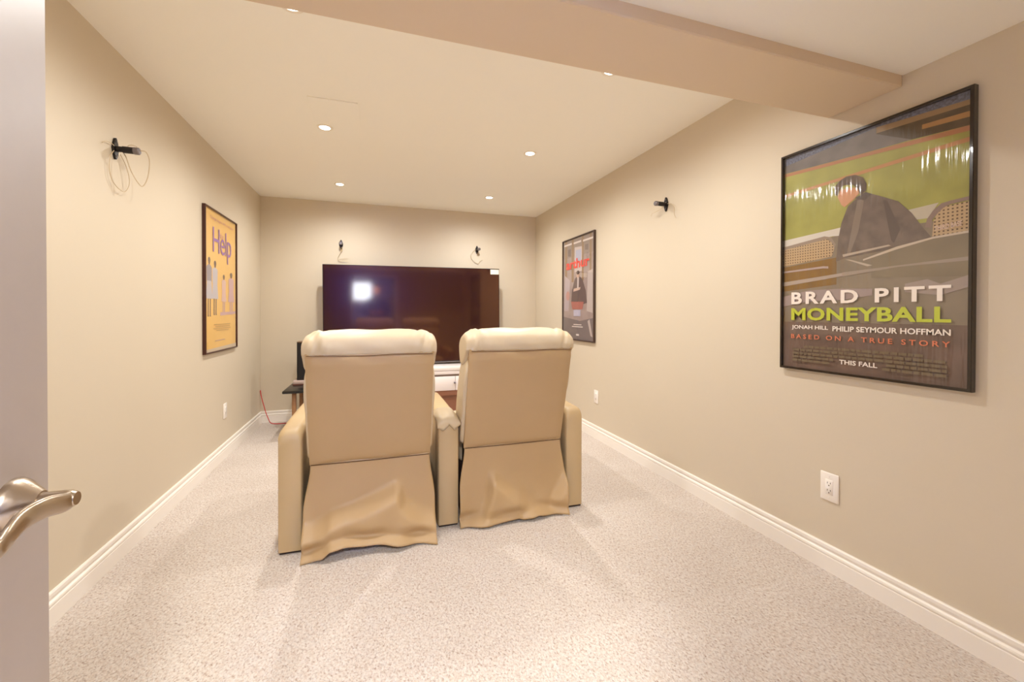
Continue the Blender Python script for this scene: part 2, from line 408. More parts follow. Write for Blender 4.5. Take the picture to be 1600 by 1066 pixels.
def skirt(t, vr, amp, hem, wtop=.286, wbot=(-.316, .312), yb=-.052, tuck=.03, flare=.018):
    nu, nv = 60, 44; v = []; f = []
    for i in range(nv+1):
        vv = i/nv
        for j in range(nu+1):
            u = j/nu
            z1 = lerp_tab(hem, u)+.004
            z = .432+(z1-.432)*vv
            b = sm(vv/.55)
            x0 = -wtop+(wbot[0]+wtop)*b; x1 = wtop+(wbot[1]-wtop)*b
            x = x0+(x1-x0)*u
            # soft sum over neighbours to round the fold line
            w = 0
            for du in (-.02, 0, .02):
                r = lerp_tab(vr, max(0, min(1, u+du)))
                w += sm((vv-r)/.24)/3
            y = -.006+yb*sm(vv*1.05)*.55 - amp*w
            y += tuck*sm((vv-.80)/.12)*(.6+.4*math.sin(15*u+1)) - (tuck+flare)*sm((vv-.915)/.085)
            y -= .006*math.sin(23*u+4*vv)*sm((vv-.55)/.4)
            y -= .010*math.exp(-((u-.0)/.06)**2)*sm((vv-.3)/.5)
            v.append((x, y, z))
    for i in range(nv):
        for j in range(nu):
            a = i*(nu+1)+j; f.append((a, a+1, a+nu+2, a+nu+1))
    o = from_py('skirt', v, f, M_LEATHER_SHADE, t, True)
    md = o.modifiers.new('thickness', 'SOLIDIFY'); md.thickness = .003; md.offset = 0
    return o

def arm(t, x0, x1, name='armrest', fold=False):
    w = x1-x0; H = .600; rr = .030; L0, L1 = .0, .84
    # cross-section with a rounded top, lofted along y with a rounded rear shoulder
    def section(h, ins):
        r = min(.034, w*.35); a0, a1 = x0+ins, x1-ins; P = [(a0, .015)]
        for k in range(7): a = PI-k*(PI/2)/6; P.append((a0+r+r*math.cos(a), h-r+r*math.sin(a)))
        for k in range(7): a = PI/2-k*(PI/2)/6; P.append((a1-r+r*math.cos(a), h-r+r*math.sin(a)))
        P.append((a1, .015)); return P
    v = []; f = []; st = []
    for k in range(7):
        a = k*(PI/2)/6; st.append((L0+.05*(1-math.sin(a)), H-.038*(1-math.sin(a))*1.0 if False else H-.05*(1-math.cos(PI/2-a)), .010*(1-math.sin(a))))
    st = sorted(st)
    ys = [(L0, H-.046, .010), (L0+.004, H-.028, .006), (L0+.012, H-.014, .003), (L0+.028, H-.004, .001), (L0+.06, H, 0), (L0+.25, H+.006, 0), (L0+.5, H+.004, 0), (L1-.08, H-.002, 0), (L1-.03, H-.012, .002), (L1-.008, H-.035, .006), (L1, H-.06, .012)]
    k = None
    for y, h, ins in ys:
        P = section(h, ins); k = len(P)
        for a, b in P: v.append((a, y+.002*math.sin(31*b+7*a), b))
    for i in range(len(ys)-1):
        for j in range(k): f.append((i*k+j, i*k+(j+1) % k, (i+1)*k+(j+1) % k, (i+1)*k+j))
    f += [tuple(range(k)), tuple(range(len(v)-1, len(v)-1-k, -1))]
    o = autosmooth(from_py(name, v, f, M_ARM, t), 60)
    if fold:   # leather top cover folded over the rear end in a zigzag edge
        bm = bmesh.new(); n_ = 24; top = []
        v = []; f = []
        for j in range(n_+1):
            u = j/n_; xx = x0-.004+(w+.008)*u
            dz = .040*abs(((u*2.0) % 1.0)-.5)*2
            drop = [.0, .30, .62, 1.0]
            edge = H-.020-.052+dz*.9*(.75 if u < .5 else 1)
            er = .030*(max(0, abs(2*u-1)-.45)/.55)**2
            for q in range(8):
                s = q/7
                if s < .5:   # over the top, going rearwards
                    y = .20-(.20+.004)*(s/.5); z = H+.0085-er-.012*sm((s-.25)/.25)
                    z += .002*math.sin(20*u)*s
                else:
                    k2 = (s-.5)/.5; y = -.008-.004*math.sin(PI*k2); z = (H-.0035-er)+(edge-er*.3-(H-.0035-er))*k2
                v.append((xx, y, z))
        for j in range(n_):
            for q in range(7): a = j*8+q; f.append((a, a+1, a+9, a+8))
        c = from_py('arm_cover', v, f, M_LEATHER, o, True)
        md = c.modifiers.new('thickness', 'SOLIDIFY'); md.thickness = .004; md.offset = 0
    # recessed plinth below the arm
    box('arm_base', x0+.008, x1-.008, .012, .82, .0, .018, M_DARKFR, t)
    return o

def recliner(cx, yr, label, arms, vr, amp, hem, flare):
    t = thing('recliner', label, 'recliner', (cx, yr, 0), 0, 'cream leather theatre recliners')
    box('base_frame', -.275, .275, .03, .74, 0.0, .11, M_BASEWOOD, t)
    box('seat_box', -.285, .285, .05, .70, .11, .30, M_DARKFR, t, .01, 1)
    back_panel(t)
    skirt(t, vr, amp, hem, flare=flare)
    M_SEAM = mat('seam_shade', srgb(92, 66, 42), .8)  # dark line along each seam, its crease shadow painted in
    tube_obj('seam', [(-.284+.568*k/12, -.0095-.004*math.sin(PI*k/12), .4235) for k in range(13)], .0022, M_SEAM, t, 6)
    tube_obj('seam', [(-.282+.564*k/16, TB[0]-.0165-.003*math.sin(PI*k/16), TB[1]-.010+.002*math.sin(9*k/16+1)) for k in range(17)], .0020, M_SEAM, t, 6)
    # core behind the panel, dark frame side visible in the gaps
    bm = bmesh.new(); extrude_poly(bm, [(.02, .12), (.16, .12), (.14, .45), (.02, .95), (-.09, .95), (.02, .43)], -.270, .270, 'YZ'); from_bm('back_frame', bm, M_DARKFR, t)
    loft('back_cushion', [(0, .02, .44), (0, -.055, .68), (0, -.115, .90), (0, -.05, .955), (0, .05, .92), (0, .105, .80), (0, .165, .62), (0, .19, .50), (0, .13, .42)], .305, M_LEATHER, t, (.05, .68), 16, 2.5, .005)
    loft('headrest', [(0, TB[0]-.010, TB[1]-.004), (0, TB[0]-.016, 1.010), (0, TB[0]-.006, 1.050), (0, -.115, 1.076), (0, -.055, 1.085), (0, .01, 1.072), (0, .06, 1.03), (0, .075, .97), (0, .05, .90), (0, .0, .875), (0, -.07, .90), (0, -.118, .945)], .306, M_LEATHER, t, (-.055, .985), 7, 2.1, .0058, 81)
    loft('seat_cushion', [(0, .12, .30), (0, .12, .40), (0, .17, .455), (0, .45, .475), (0, .72, .465), (0, .79, .42), (0, .79, .33), (0, .74, .29), (0, .4, .285)], .286, M_LEATHER, t, (.45, .38), 9, 2.4, .003)
    box('footrest', -.275, .275, .745, .81, .06, .29, M_LEATHER, t, .025, 3)
    for x0, x1, fo in arms: arm(t, x0-cx, x1-cx, 'armrest', fo)
    return t
CXL, CXR = -.016, .750
recliner(CXL, 2.248, 'left cream leather recliner with a single outer armrest and lifted skirt hem', [(-.449, -.338, False)],
         [(0, .62), (.12, .60), (.35, .52), (.60, .36), (.71, .27), (.735, .46), (.85, .58), (1, .68)], .062,
         [(0, 0.0), (.06, .0), (.15, .016), (.2, .046), (.3, .052), (.45, .040), (.6, .036), (.78, .014), (.88, .006), (1, .0)], .016)
recliner(CXR, 2.278, 'right cream leather recliner with armrests on both sides', [(.319, .437, True), (1.078, 1.190, False)],
         [(0, .88), (.2, .80), (.26, .55), (.285, .28), (.42, .46), (.57, .66), (.70, .86), (.85, .76), (.96, .50), (1, .40)], .046,
         [(0, .004), (.3, .010), (.52, .018), (.56, .008), (.7, .022), (.8, .010), (1, .004)], -.012)

# ================================================================== television and furniture at the far wall
tv = thing('television', 'large flat black television reflecting the room, below two wall brackets', 'television', (.446, 4.85, .592), 0)
TW, TH = .973, 1.098
tv.rotation_euler = (0, -math.radians(.45), 0)
bm = bmesh.new(); bbox(bm, -TW, TW, 0, .035, 0.012, TH, .003, 1); bbox(bm, -.7, .7, .035, .075, .15, .75, .01, 1); autosmooth(from_bm('housing', bm, M_BLACK, tv))
bm = bmesh.new(); bbox(bm, -TW+.006, TW-.006, -.003, 0.0005, .024, TH-.006); from_bm('screen', bm, M_SCREEN, tv)
box('bottom_strip', -TW, TW, -.004, .03, .004, .016, M_GREY, tv)
bm = bmesh.new(); bbox(bm, TW-.110, TW-.006, -.0045, -.003, TH-.068, TH-.012); from_bm('sticker', bm, M_CREAM, tv)
for s in (-1, 1):
    bm = bmesh.new(); tube(bm, [(s*.62, -.09, .009), (s*.62, .0, .03), (s*.62, .02, .05), (s*.62, .05, .03), (s*.62, .12, .009)], .008, 8); autosmooth(from_bm('stand_foot', bm, M_BLACK, tv))

con = thing('media_console', 'white media console under the television, seen between the recliners', 'console', (.45, 4.55, 0))
CZ = .584
box('top_board', -.79, .86, 0, .42, CZ-.046, CZ-.004, M_WHITELAM, con, .003, 1)
box('carcass', -.78, .85, .02, .41, .27, CZ-.046, M_WHITELAM, con)
box('rail', -.78, .85, .004, .02, .50, CZ-.05, M_WHITELAM, con, .002, 1)
box('groove', -.78, .85, .012, .0202, .478, .50, M_GROOVE, con)
for k, (a, b) in enumerate(((-.78, -.285), (-.28, .375), (.38, .85))):
    d = box('drawer', a, b, 0, .02, .325, .478, M_WHITELAM, con, .003, 1)
    bm = bmesh.new(); lathe(bm, [(.006, 0), (.006, -.012), (.011, -.016), (.011, -.024), (.006, -.027)], 'Y', 16, ((a+b)/2+(.02 if k == 1 else 0)+ (.30 if k == 1 else 0), 0, .41)); autosmooth(from_bm('knob', bm, M_GREY, d))
box('lower_panel', -.78, .85, .06, .40, .06, .27, M_BROWNW, con)
box('bottom_board', -.79, .86, .0, .42, .03, .075, M_WHITELAM, con, .003, 1)
box('lower_rail', -.78, .85, .015, .06, .27, .325, M_BROWNW, con)
for x in (-.74, .8):
    for y in (.05, .37): box('leg', x-.02, x+.02, y-.02, y+.02, 0, .03, M_WHITELAM, con)

tb = thing('side_table', 'low side table with a black top left of the recliners', 'table', (-.60, 4.545, 0))
box('table_top', -.21, .21, -.275, .275, .425, .450, M_BLACK, tb, .008, 2)
for x, y in ((-.125, -.18), (.17, -.18), (-.125, .22), (.17, .22)): box('leg', x-.017, x+.017, y-.017, y+.017, 0, .425, M_TBLWOOD, tb, .002, 1)
box('lower_shelf', -.11, .16, -.17, .21, .16, .18, M_TBLWOOD, tb)
bx = thing('media_box', 'flat grey media box lying on the black side table', 'media player', (-.62, 4.62, .45))
box('case', -.155, .15, -.02, .16, .004, .044, mat('box_grey', srgb(196, 176, 170), .4), bx, .003, 1)
box('front_lip', -.158, .15, -.026, -.018, .0, .012, mat('lip_brown', srgb(96, 60, 50), .4), bx)
sp = thing('bookshelf_speaker', 'slim black speaker standing upright on the media box', 'speaker', (-.62, 4.68, .494))
box('cabinet', -.125, .09, -.05, .09, 0, .375, M_BLACK, sp, .004, 1)
box('top_cap', -.127, .092, -.052, .092, .375, .383, mat('cap_brown', srgb(120, 92, 70), .4), sp, .002, 1)
box('grille', -.115, .08, -.056, -.049, .02, .36, mat('grille', srgb(34, 30, 30), .9, bump=(900, .4, .001)), sp)

# red wire in the far left corner
wp = spline([(XL+.006, 5.035, .320), (XL+.004, 5.030, .345), (XL+.010, 5.015, .325), (XL+.020, 5.01, .27), (XL+.045, 4.995, .185), (XL+.065, 4.98, .12), (-1.072, 4.965, .065), (-1.045, 4.945, .018), (-1.00, 4.935, .006), (-.93, 4.93, .005), (-.83, 4.95, .005), (-.72, 5.0, .005)], 6)
tag(tube_obj('red_wire', wp, .0042, M_RED), 'thin red wire hanging from the far left corner onto the carpet', 'wire')

# ================================================================== wall brackets with loose speaker wire
def bracket(loc, rotz, label, L, wires, yaw=0, elev=0, plate_h=.100):
    t = thing('speaker_bracket', label, 'bracket', loc, rotz, 'empty speaker wall brackets')
    # plate: pointed oval, local x right, z up, -y out of the wall
    pts = []
    for k in range(24):
        a = 2*PI*k/24; r = abs(math.sin(a))**1.4
        pts.append((.021*math.cos(a)*(1-.45*abs(math.sin(a))), plate_h/2*math.copysign(abs(math.sin(a)), math.sin(a))))
    bm = bmesh.new(); extrude_poly(bm, pts, -.010, 0, 'XZ'); 
    pl = from_bm('wall_plate', bm, M_BLACKMETAL, t)
    for s in (-1, 1):
        bm = bmesh.new(); lathe(bm, [(.004, -.010), (.004, -.012), (.002, -.013)], 'Y', 12, (0, 0, s*.033)); from_bm('screw', bm, M_GREY, pl, True)
    d = Vector((math.sin(yaw)*math.cos(elev), -math.cos(yaw)*math.cos(elev), math.sin(elev)))
    o = Vector((0, -.004, .0))
    bm = bmesh.new(); tube(bm, [o, o+d*.03, o+d*.031, o+d*(L-.022), o+d*(L-.021)], [.013, .013, .0155, .0155, .013], 18)
    a = autosmooth(from_bm('arm', bm, M_BLACKMETAL, t), 40)
    bm = bmesh.new(); tube(bm, [o+d*(L-.022), o+d*(L-.004), o+d*L], [.017, .017, .013], 18); autosmooth(from_bm('end_cap', bm, M_GREY, a), 40)
    for w, r in wires:
        tube_obj('wire', spline(w, 7), r, M_WIRE, t, 6)
    return t
bracket((XL, 2.444, 1.930), PI/2, 'black speaker bracket with looping cream wire on the left wall', .095, [
    ([(.0, -.006, .01), (.012, -.035, -.02), (.02, -.055, -.09), (.035, -.075, -.14), (.06, -.085, -.15), (.07, -.10, -.10), (.05, -.115, -.03), (.012, -.118, .002), (.0, -.10, .002)], .0024),
    ([(.0, -.006, .0), (-.05, -.012, -.05), (-.06, -.012, -.12), (-.03, -.015, -.17), (.03, -.02, -.19), (.07, -.02, -.165), (.085, -.02, -.12), (.06, -.018, -.06), (.02, -.015, -.02)], .0018),
    ([(.0, -.006, .0), (-.03, -.010, .01), (-.08, -.010, .005), (-.11, -.010, -.012)], .0016),
    ([(.02, -.05, .012), (.02, -.045, .026), (.025, -.06, .032), (.03, -.075, .028)], .0018)], yaw=0, elev=-.02)
bracket((XR, 2.500, 1.938), -PI/2, 'black speaker bracket on the right wall beside the large baseball poster', .095, [
    ([(.0, -.006, .0), (.05, -.012, -.005), (.09, -.012, -.035), (.095, -.012, -.09), (.11, -.010, -.12)], .0018),
    ([(.0, -.012, -.005), (-.03, -.03, -.03), (-.07, -.04, -.04), (-.11, -.04, -.045), (-.12, -.04, -.06)], .0016),
    ([(.012, -.014, .012), (.0, -.022, -.005), (-.012, -.03, -.02)], .0022)], yaw=0, elev=.0)
bracket((-.365, YB, 1.930), 0, 'small black speaker bracket above the left half of the television', .085, [
    ([(.004, -.008, -.03), (.008, -.012, -.07), (-.02, -.012, -.12), (-.035, -.012, -.165), (-.01, -.012, -.19), (.04, -.012, -.19), (.07, -.012, -.195)], .0026),
    ([(.006, -.008, -.03), (.012, -.012, -.06), (.005, -.012, -.08), (-.005, -.012, -.075)], .004),
    ([(-.02, -.01, -.165), (.02, -.012, -.16), (.07, -.01, -.15)], .0018)])
bracket((1.183, YB, 1.942), 0, 'small black speaker bracket above the right half of the television', .085, [
    ([(-.01, -.008, .0), (-.045, -.012, -.02), (-.075, -.012, -.07), (-.06, -.012, -.12), (-.01, -.012, -.16), (.02, -.012, -.165), (.04, -.012, -.135), (.07, -.012, -.12)], .0026),
    ([(.0, -.008, -.045), (.015, -.014, -.06), (.03, -.012, -.055)], .004)], yaw=.16)

# ================================================================== outlets
def outlet(loc, rotz, label, w=.076, h=.122, det=True):
    t = thing('wall_outlet', label, 'outlet', loc, rotz, 'white wall outlets')
    pl = box('cover_plate', -w/2, w/2, -.0065, 0, -h/2, h/2, M_PLATE, t, .004, 2)
    ins = box('receptacle', -.0168, .0168, -.0082, -.005, -.0335, .0335, M_PLATE, t, .001, 1)
    for z in (.0165, -.0165):
        for x in (-.0065, .0065): box('slot', x-.0011, x+.0011, -.0086, -.0078, z-.001, z+.0065, M_SLOT, ins)
        bm = bmesh.new(); lathe(bm, [(.0026, -.0078), (.0026, -.0086)], 'Y', 12, (0, 0, z-.0085)); from_bm('ground_hole', bm, M_SLOT, ins)
    for z in (-.048, .048):
        bm = bmesh.new(); lathe(bm, [(.003, -.0062), (.003, -.0070), (.0015, -.0074)], 'Y', 12, (0, 0, z)); from_bm('screw', bm, M_PLATE, pl, True)
outlet((XR, 1.362, .381), -PI/2, 'large white wall outlet low on the right wall under the baseball poster', .081, .129)
outlet((XR, 3.482, .389), -PI/2, 'small white wall outlet on the right wall just beyond the recliner arm')
outlet((XL, 3.940, .374), PI/2, 'white wall outlet low on the left wall below the yellow poster')

# ================================================================== framed posters
def pm(r, g, b, **k): return mat('ink_%d_%d_%d' % (r, g, b), srgb(r, g, b), .55, **k)
def poly_print(parent, W, H, base, shapes, y0=-.009):
    """one flat sheet of printed paper: base sheet and inked areas in fine layers"""
    mats = []; v = []; f = []; mi = []
    def idx(mm):
        if mm not in mats: mats.append(mm)
        return mats.index(mm)
    b = [(.008, y0, .008), (W-.008, y0, .008), (W-.008, y0, H-.008), (.008, y0, H-.008)]
    v += b; f.append((0, 1, 2, 3)); mi.append(idx(base))
    for k, (mm, pts) in enumerate(shapes):
        y = y0-.00009*(k+1); i0 = len(v)
        a = sum(p[0]*q[1]-q[0]*p[1] for p, q in zip(pts, pts[1:]+pts[:1]))
        if a < 0: pts = pts[::-1]
        v += [(max(.009, min(W-.009, s)), y, max(.009, min(H-.009, t_))) for s, t_ in pts]
        f.append(tuple(range(i0, i0+len(pts)))); mi.append(idx(mm))
    me = bpy.data.meshes.new('print'); me.from_pydata(v, [], f); me.update()
    for mm in mats: me.materials.append(mm)
    for p_, i in zip(me.polygons, mi): p_.material_index = i
    bm = bmesh.new(); bm.from_mesh(me); bmesh.ops.triangulate(bm, faces=[q for q in bm.faces if len(q.verts) > 4], ngon_method='EAR_CLIP'); bm.to_mesh(me); bm.free()
    o = bpy.data.objects.new('print', me); COL.objects.link(o); o.parent = parent
    return o
def text(parent, body, s0, s1, t0, t1, material, y=-.0118, bold=.0, space=1.0, slope=0.0):
    cu = bpy.data.curves.new('lettering', 'FONT'); cu.body = body; cu.size = 1; cu.offset = bold; cu.space_character = space; cu.resolution_u = 3
    to = bpy.data.objects.new('tmp', cu); COL.objects.link(to)
    dg = bpy.context.evaluated_depsgraph_get(); me = bpy.data.meshes.new_from_object(to.evaluated_get(dg))
    bpy.data.objects.remove(to); bpy.data.curves.remove(cu)
    xs = [q.co.x for q in me.vertices]; ys = [q.co.y for q in me.vertices]
    ax, bx_, ay, by = min(xs), max(xs), min(ys), max(ys)
    for q in me.vertices:
        s = s0+(q.co.x-ax)/(bx_-ax)*(s1-s0); t_ = t0+(q.co.y-ay)/(by-ay)*(t1-t0)+slope*(s-s0)
        q.co = (s, y, t_)
    me.materials.clear()
    nw = len(body.split())
    if nw == 1: return link('lettering', me, material, parent)
    # one object per word: cut the line at its widest gaps
    bm = bmesh.new(); bm.from_mesh(me); seen = set(); comps = []
    for v0 in bm.verts:
        if v0 in seen: continue
        st = [v0]; seen.add(v0); cc = []
        while st:
            q = st.pop(); cc.append(q)
            for e_ in q.link_edges:
                o_ = e_.other_vert(q)
                if o_ not in seen: seen.add(o_); st.append(o_)
        comps.append((min(q.co.x for q in cc), max(q.co.x for q in cc), cc))
    comps.sort(key=lambda c_: c_[0]); gaps = []; right = comps[0][1]
    for i in range(1, len(comps)):
        gaps.append((comps[i][0]-right, i)); right = max(right, comps[i][1])
    cuts = sorted(i for g, i in sorted(gaps, reverse=True)[:nw-1]); cuts = [0]+cuts+[len(comps)]
    for a_, b_ in zip(cuts, cuts[1:]):
        keep = {q for c_ in comps[a_:b_] for q in c_[2]}; ix = {}; vv = []; ff = []
        for f_ in bm.faces:
            if f_.verts[0] in keep:
                row = []
                for q in f_.verts:
                    if q not in ix: ix[q] = len(vv); vv.append(tuple(q.co))
                    row.append(ix[q])
                ff.append(tuple(row))
        w_ = bpy.data.meshes.new('lettering'); w_.from_pydata(vv, [], ff); w_.update(); link('lettering', w_, material, parent)
    bm.free(); bpy.data.meshes.remove(me)
def frame(parent, W, H, fw_, dep, material):
    bm = bmesh.new()
    def ring(ins, y): return [bm.verts.new(q) for q in ((ins, y, ins), (W-ins, y, ins), (W-ins, y, H-ins), (ins, y, H-ins))]
    R_ = [ring(0, 0), ring(0, -dep+.002), ring(.002, -dep), ring(fw_-.001, -dep), ring(fw_, -dep+.001), ring(fw_, -.010), ring(fw_, 0)]
    for a, b in zip(R_, R_[1:]+R_[:1]):
        for k in range(4): j = (k+1) % 4; bm.faces.new((a[k], a[j], b[j], b[k]))
    return from_bm('frame', bm, material, parent)
def pane(parent, W, H, y, material):
    bm = bmesh.new(); vs = [bm.verts.new(q) for q in ((.006, y, .006), (W-.006, y, .006), (W-.006, y, H-.006), (.006, y, H-.006))]; bm.faces.new(vs)
    return from_bm('glazing', bm, material, parent)
def backing(parent, W, H): box('backing_board', .004, W-.004, -.008, -.001, .004, H-.004, M_FRAMEBRN, parent)
def ell(cx, cy, rx, ry, n=14, rot=0): return [(cx+rx*math.cos(2*PI*k/n), cy+ry*math.sin(2*PI*k/n)) for k in range(n)]

# ---- large poster on the right wall: green ball field, dark jacket, lettering
W1, H1 = .7163, 1.0527
P1 = thing('framed_poster', 'large framed poster of a green baseball field with white and lime lettering', 'poster', (XR-.001, .8804+W1, 1.9496-H1), -PI/2, 'framed film posters')
frame(P1, W1, H1, .011, .024, M_FRAMEBLK); backing(P1, W1, H1)
def grid_mat(name, c1, c2, sc):
    m = mat(name, c1, .6); nt = m.node_tree; n = nt.nodes; l = nt.links
    b = n.new('ShaderNodeTexBrick'); b.offset = 0; b.inputs['Scale'].default_value = sc; b.inputs['Color1'].default_value = c1; b.inputs['Color2'].default_value = c1; b.inputs['Mortar'].default_value = c2
    b.inputs['Mortar Size'].default_value = .09; b.inputs['Brick Width'].default_value = .3; b.inputs['Row Height'].default_value = .3
    tc = n.new('ShaderNodeTexCoord'); sp_ = n.new('ShaderNodeSeparateXYZ'); cb = n.new('ShaderNodeCombineXYZ')
    l.new(tc.outputs['Object'], sp_.inputs[0]); l.new(sp_.outputs['X'], cb.inputs['X']); l.new(sp_.outputs['Z'], cb.inputs['Y']); l.new(cb.outputs[0], b.inputs['Vector'])
    l.new(b.outputs['Color'], n['Principled BSDF'].inputs['Base Color']); return m
field = pm(160, 157, 78, var=(9, .14, 4))
lower = mat('ink_seats', srgb(132, 118, 100), .55, var=(7, .16, 4))
mesh_g = grid_mat('ink_mesh', srgb(96, 70, 48), srgb(188, 160, 122), 24)
S1 = {
 'stands': [(0.009, 1.041), (0.414, 1.05), (0.707, 1.047), (0.707, 1.01), (0.414, 1.032), (0.009, 1.004)],
 'beam': [(0.414, 1.032), (0.707, 1.01), (0.707, 0.992), (0.45, 0.999), (0.414, 1.008)],
 'dark': [(0.414, 1.008), (0.707, 0.992), (0.707, 0.921), (0.534, 0.936), (0.414, 1.001)],
 'tan': [(0.565, 0.979), (0.707, 0.97), (0.707, 0.95), (0.565, 0.962)],
 'wall': [(0.009, 1.004), (0.414, 1.032), (0.414, 1.005), (0.534, 0.936), (0.365, 0.944), (0.009, 0.968)],
 'track1': [(0.009, 0.966), (0.365, 0.943), (0.707, 0.921), (0.707, 0.902), (0.365, 0.928), (0.009, 0.951)],
 'track2': [(0.009, 0.863), (0.707, 0.882), (0.707, 0.866), (0.009, 0.850)],
 'rail_l': [(0.009, 0.635), (0.287, 0.65), (0.28, 0.613), (0.244, 0.617), (0.009, 0.603)],
 'rail_r': [(0.50, 0.668), (0.617, 0.675), (0.6, 0.647), (0.585, 0.625), (0.53, 0.627)],
 'lower': [(0.009, 0.60), (0.25, 0.615), (0.60, 0.61), (0.707, 0.59), (0.707, 0.009), (0.009, 0.009)],
 'meshr': [(0.601, 0.594), (0.604, 0.618), (0.617, 0.643), (0.633, 0.657), (0.707, 0.660), (0.707, 0.556), (0.599, 0.555)],
 'arch_r': [(0.577, 0.592), (0.583, 0.622), (0.6, 0.649), (0.624, 0.67), (0.651, 0.674), (0.707, 0.677), (0.707, 0.664), (0.651, 0.661), (0.633, 0.655), (0.616, 0.639), (0.6, 0.618), (0.594, 0.589)],
 'meshl': [(0.009, 0.588), (0.214, 0.61), (0.247, 0.587), (0.252, 0.562), (0.241, 0.527), (0.009, 0.505)],
 'arch_l': [(0.009, 0.602), (0.208, 0.623), (0.238, 0.613), (0.258, 0.578), (0.251, 0.56), (0.247, 0.579), (0.226, 0.609), (0.009, 0.588)],
 'jacket': [(0.281, 0.668), (0.307, 0.736), (0.34, 0.76), (0.376, 0.777), (0.416, 0.756), (0.492, 0.711), (0.536, 0.655), (0.573, 0.59), (0.597, 0.552), (0.542, 0.542), (0.454, 0.526), (0.295, 0.512), (0.259, 0.501), (0.269, 0.604)],
 'hair': [(.250, .806), (.254, .838), (.272, .856), (.300, .867), (.336, .863), (.366, .843), (.380, .812), (.378, .785), (.358, .770), (.346, .800), (.326, .824), (.290, .832), (.272, .815), (.262, .792)],
 'fold1': [(.345, .750), (.372, .755), (.350, .62), (.318, .53), (.305, .53)], 'fold2': [(.44, .730), (.455, .722), (.50, .60), (.48, .55), (.47, .56)], 'collar': [(.335, .764), (.376, .779), (.40, .765), (.372, .745)],
 'face': [(0.264, 0.787), (0.276, 0.815), (0.310, 0.815), (0.345, 0.806), (0.352, 0.781), (0.327, 0.756), (0.293, 0.735), (0.28, 0.748)],
 'seat_r': [(0.40, 0.500), (0.489, 0.525), (0.601, 0.55), (0.707, 0.556), (0.707, 0.401), (0.40, 0.418)],
 'seat_rail': [(0.369, 0.499), (0.489, 0.534), (0.601, 0.553), (0.707, 0.559), (0.707, 0.551), (0.601, 0.546), (0.489, 0.523), (0.369, 0.492)],
 'bar1': [(0.009, 0.48), (0.203, 0.487), (0.227, 0.484), (0.227, 0.474), (0.204, 0.477), (0.009, 0.472)],
 'bar2': [(0.009, 0.426), (0.21, 0.442), (0.326, 0.452), (0.326, 0.44), (0.21, 0.426), (0.009, 0.406)],
 'bar2b': [(0.287, 0.451), (0.707, 0.469), (0.707, 0.455), (0.495, 0.454), (0.287, 0.432)],
 'armr1': [(0.287, 0.529), (0.461, 0.546), (0.47, 0.54), (0.29, 0.518)],
 'armr2': [(0.3, 0.506), (0.317, 0.504), (0.404, 0.47), (0.386, 0.467)],
 'pale1': [(0.009, 0.354), (0.139, 0.38), (0.288, 0.38), (0.405, 0.373), (0.405, 0.346), (0.288, 0.33), (0.139, 0.327), (0.009, 0.305)],
 'pale2': [(0.517, 0.386), (0.587, 0.399), (0.625, 0.379), (0.707, 0.407), (0.707, 0.365), (0.625, 0.338), (0.517, 0.354)],
 'olive': [(0.009, 0.50), (0.262, 0.52), (0.262, .40), (.009, .38)],
 'floor': [(.009, .23), (.707, .23), (.707, .009), (.009, .009)],
}
C1 = {'stands': pm(98, 102, 122, var=(120, .5, 2)), 'beam': pm(150, 122, 88), 'dark': pm(84, 70, 54, var=(20, .3)), 'tan': pm(172, 128, 76), 'wall': pm(116, 108, 104, var=(14, .2)),
      'track1': pm(176, 122, 84), 'track2': pm(186, 134, 84), 'rail_l': pm(212, 204, 192), 'rail_r': pm(190, 180, 160), 'lower': lower, 'meshr': mesh_g, 'arch_r': pm(140, 118, 108),
      'meshl': mesh_g, 'arch_l': pm(150, 132, 116), 'jacket': pm(110, 94, 84, var=(22, .22, 3)), 'hair': pm(88, 68, 54, var=(60, .3)), 'fold1': pm(132, 116, 102), 'fold2': pm(92, 78, 70), 'collar': pm(92, 78, 70), 'face': pm(206, 150, 112), 'seat_r': pm(128, 114, 92, var=(8, .12)),
      'seat_rail': pm(198, 182, 162), 'bar1': pm(176, 156, 150), 'bar2': pm(170, 154, 142), 'bar2b': pm(158, 142, 128), 'armr1': pm(184, 168, 150), 'armr2': pm(186, 170, 150), 'pale1': pm(158, 140, 136), 'pale2': pm(160, 144, 136),
      'olive': pm(128, 94, 40, var=(12, .15)), 'floor': pm(108, 86, 76, var=(10, .2, 4))}
ORDER = ['stands', 'beam', 'dark', 'tan', 'wall', 'track1', 'track2', 'rail_l', 'rail_r', 'lower', 'olive', 'meshr', 'arch_r', 'meshl', 'arch_l', 'face', 'hair', 'jacket', 'fold1', 'fold2', 'collar', 'seat_r', 'floor', 'seat_rail', 'bar1', 'bar2', 'bar2b', 'armr1', 'armr2', 'pale1', 'pale2']
cred = []
rnd = random.Random(3)
for r in range(5):
    s = .062+(.055 if r == 0 else 0); zt = .118-r*.0165
    while s < .640-(.06 if r == 0 else 0):
        w_ = rnd.uniform(.012, .036)
        if not (r >= 3 and .262 < s+w_ and s < .445): cred.append((pm(116, 100, 78), [(s, zt-.011), (s+w_, zt-.011), (s+w_, zt), (s, zt)]))
        s += w_+.004
pr1 = poly_print(P1, W1, H1, field, [(C1[k], S1[k]) for k in ORDER]+cred, -.0082)
WHT = mat('ink_white', srgb(246, 236, 226), .5); LIM = mat('ink_lime', srgb(190, 200, 52), .5); ORG = mat('ink_orange', srgb(222, 122, 84), .5)
TY = -.0150
text(pr1, 'BRAD PITT', .054, .657, .316, .374, WHT, TY, .030, 1.28)
text(pr1, 'MONEYBALL', .054, .658, .238, .297, LIM, TY, .032, 1.05)
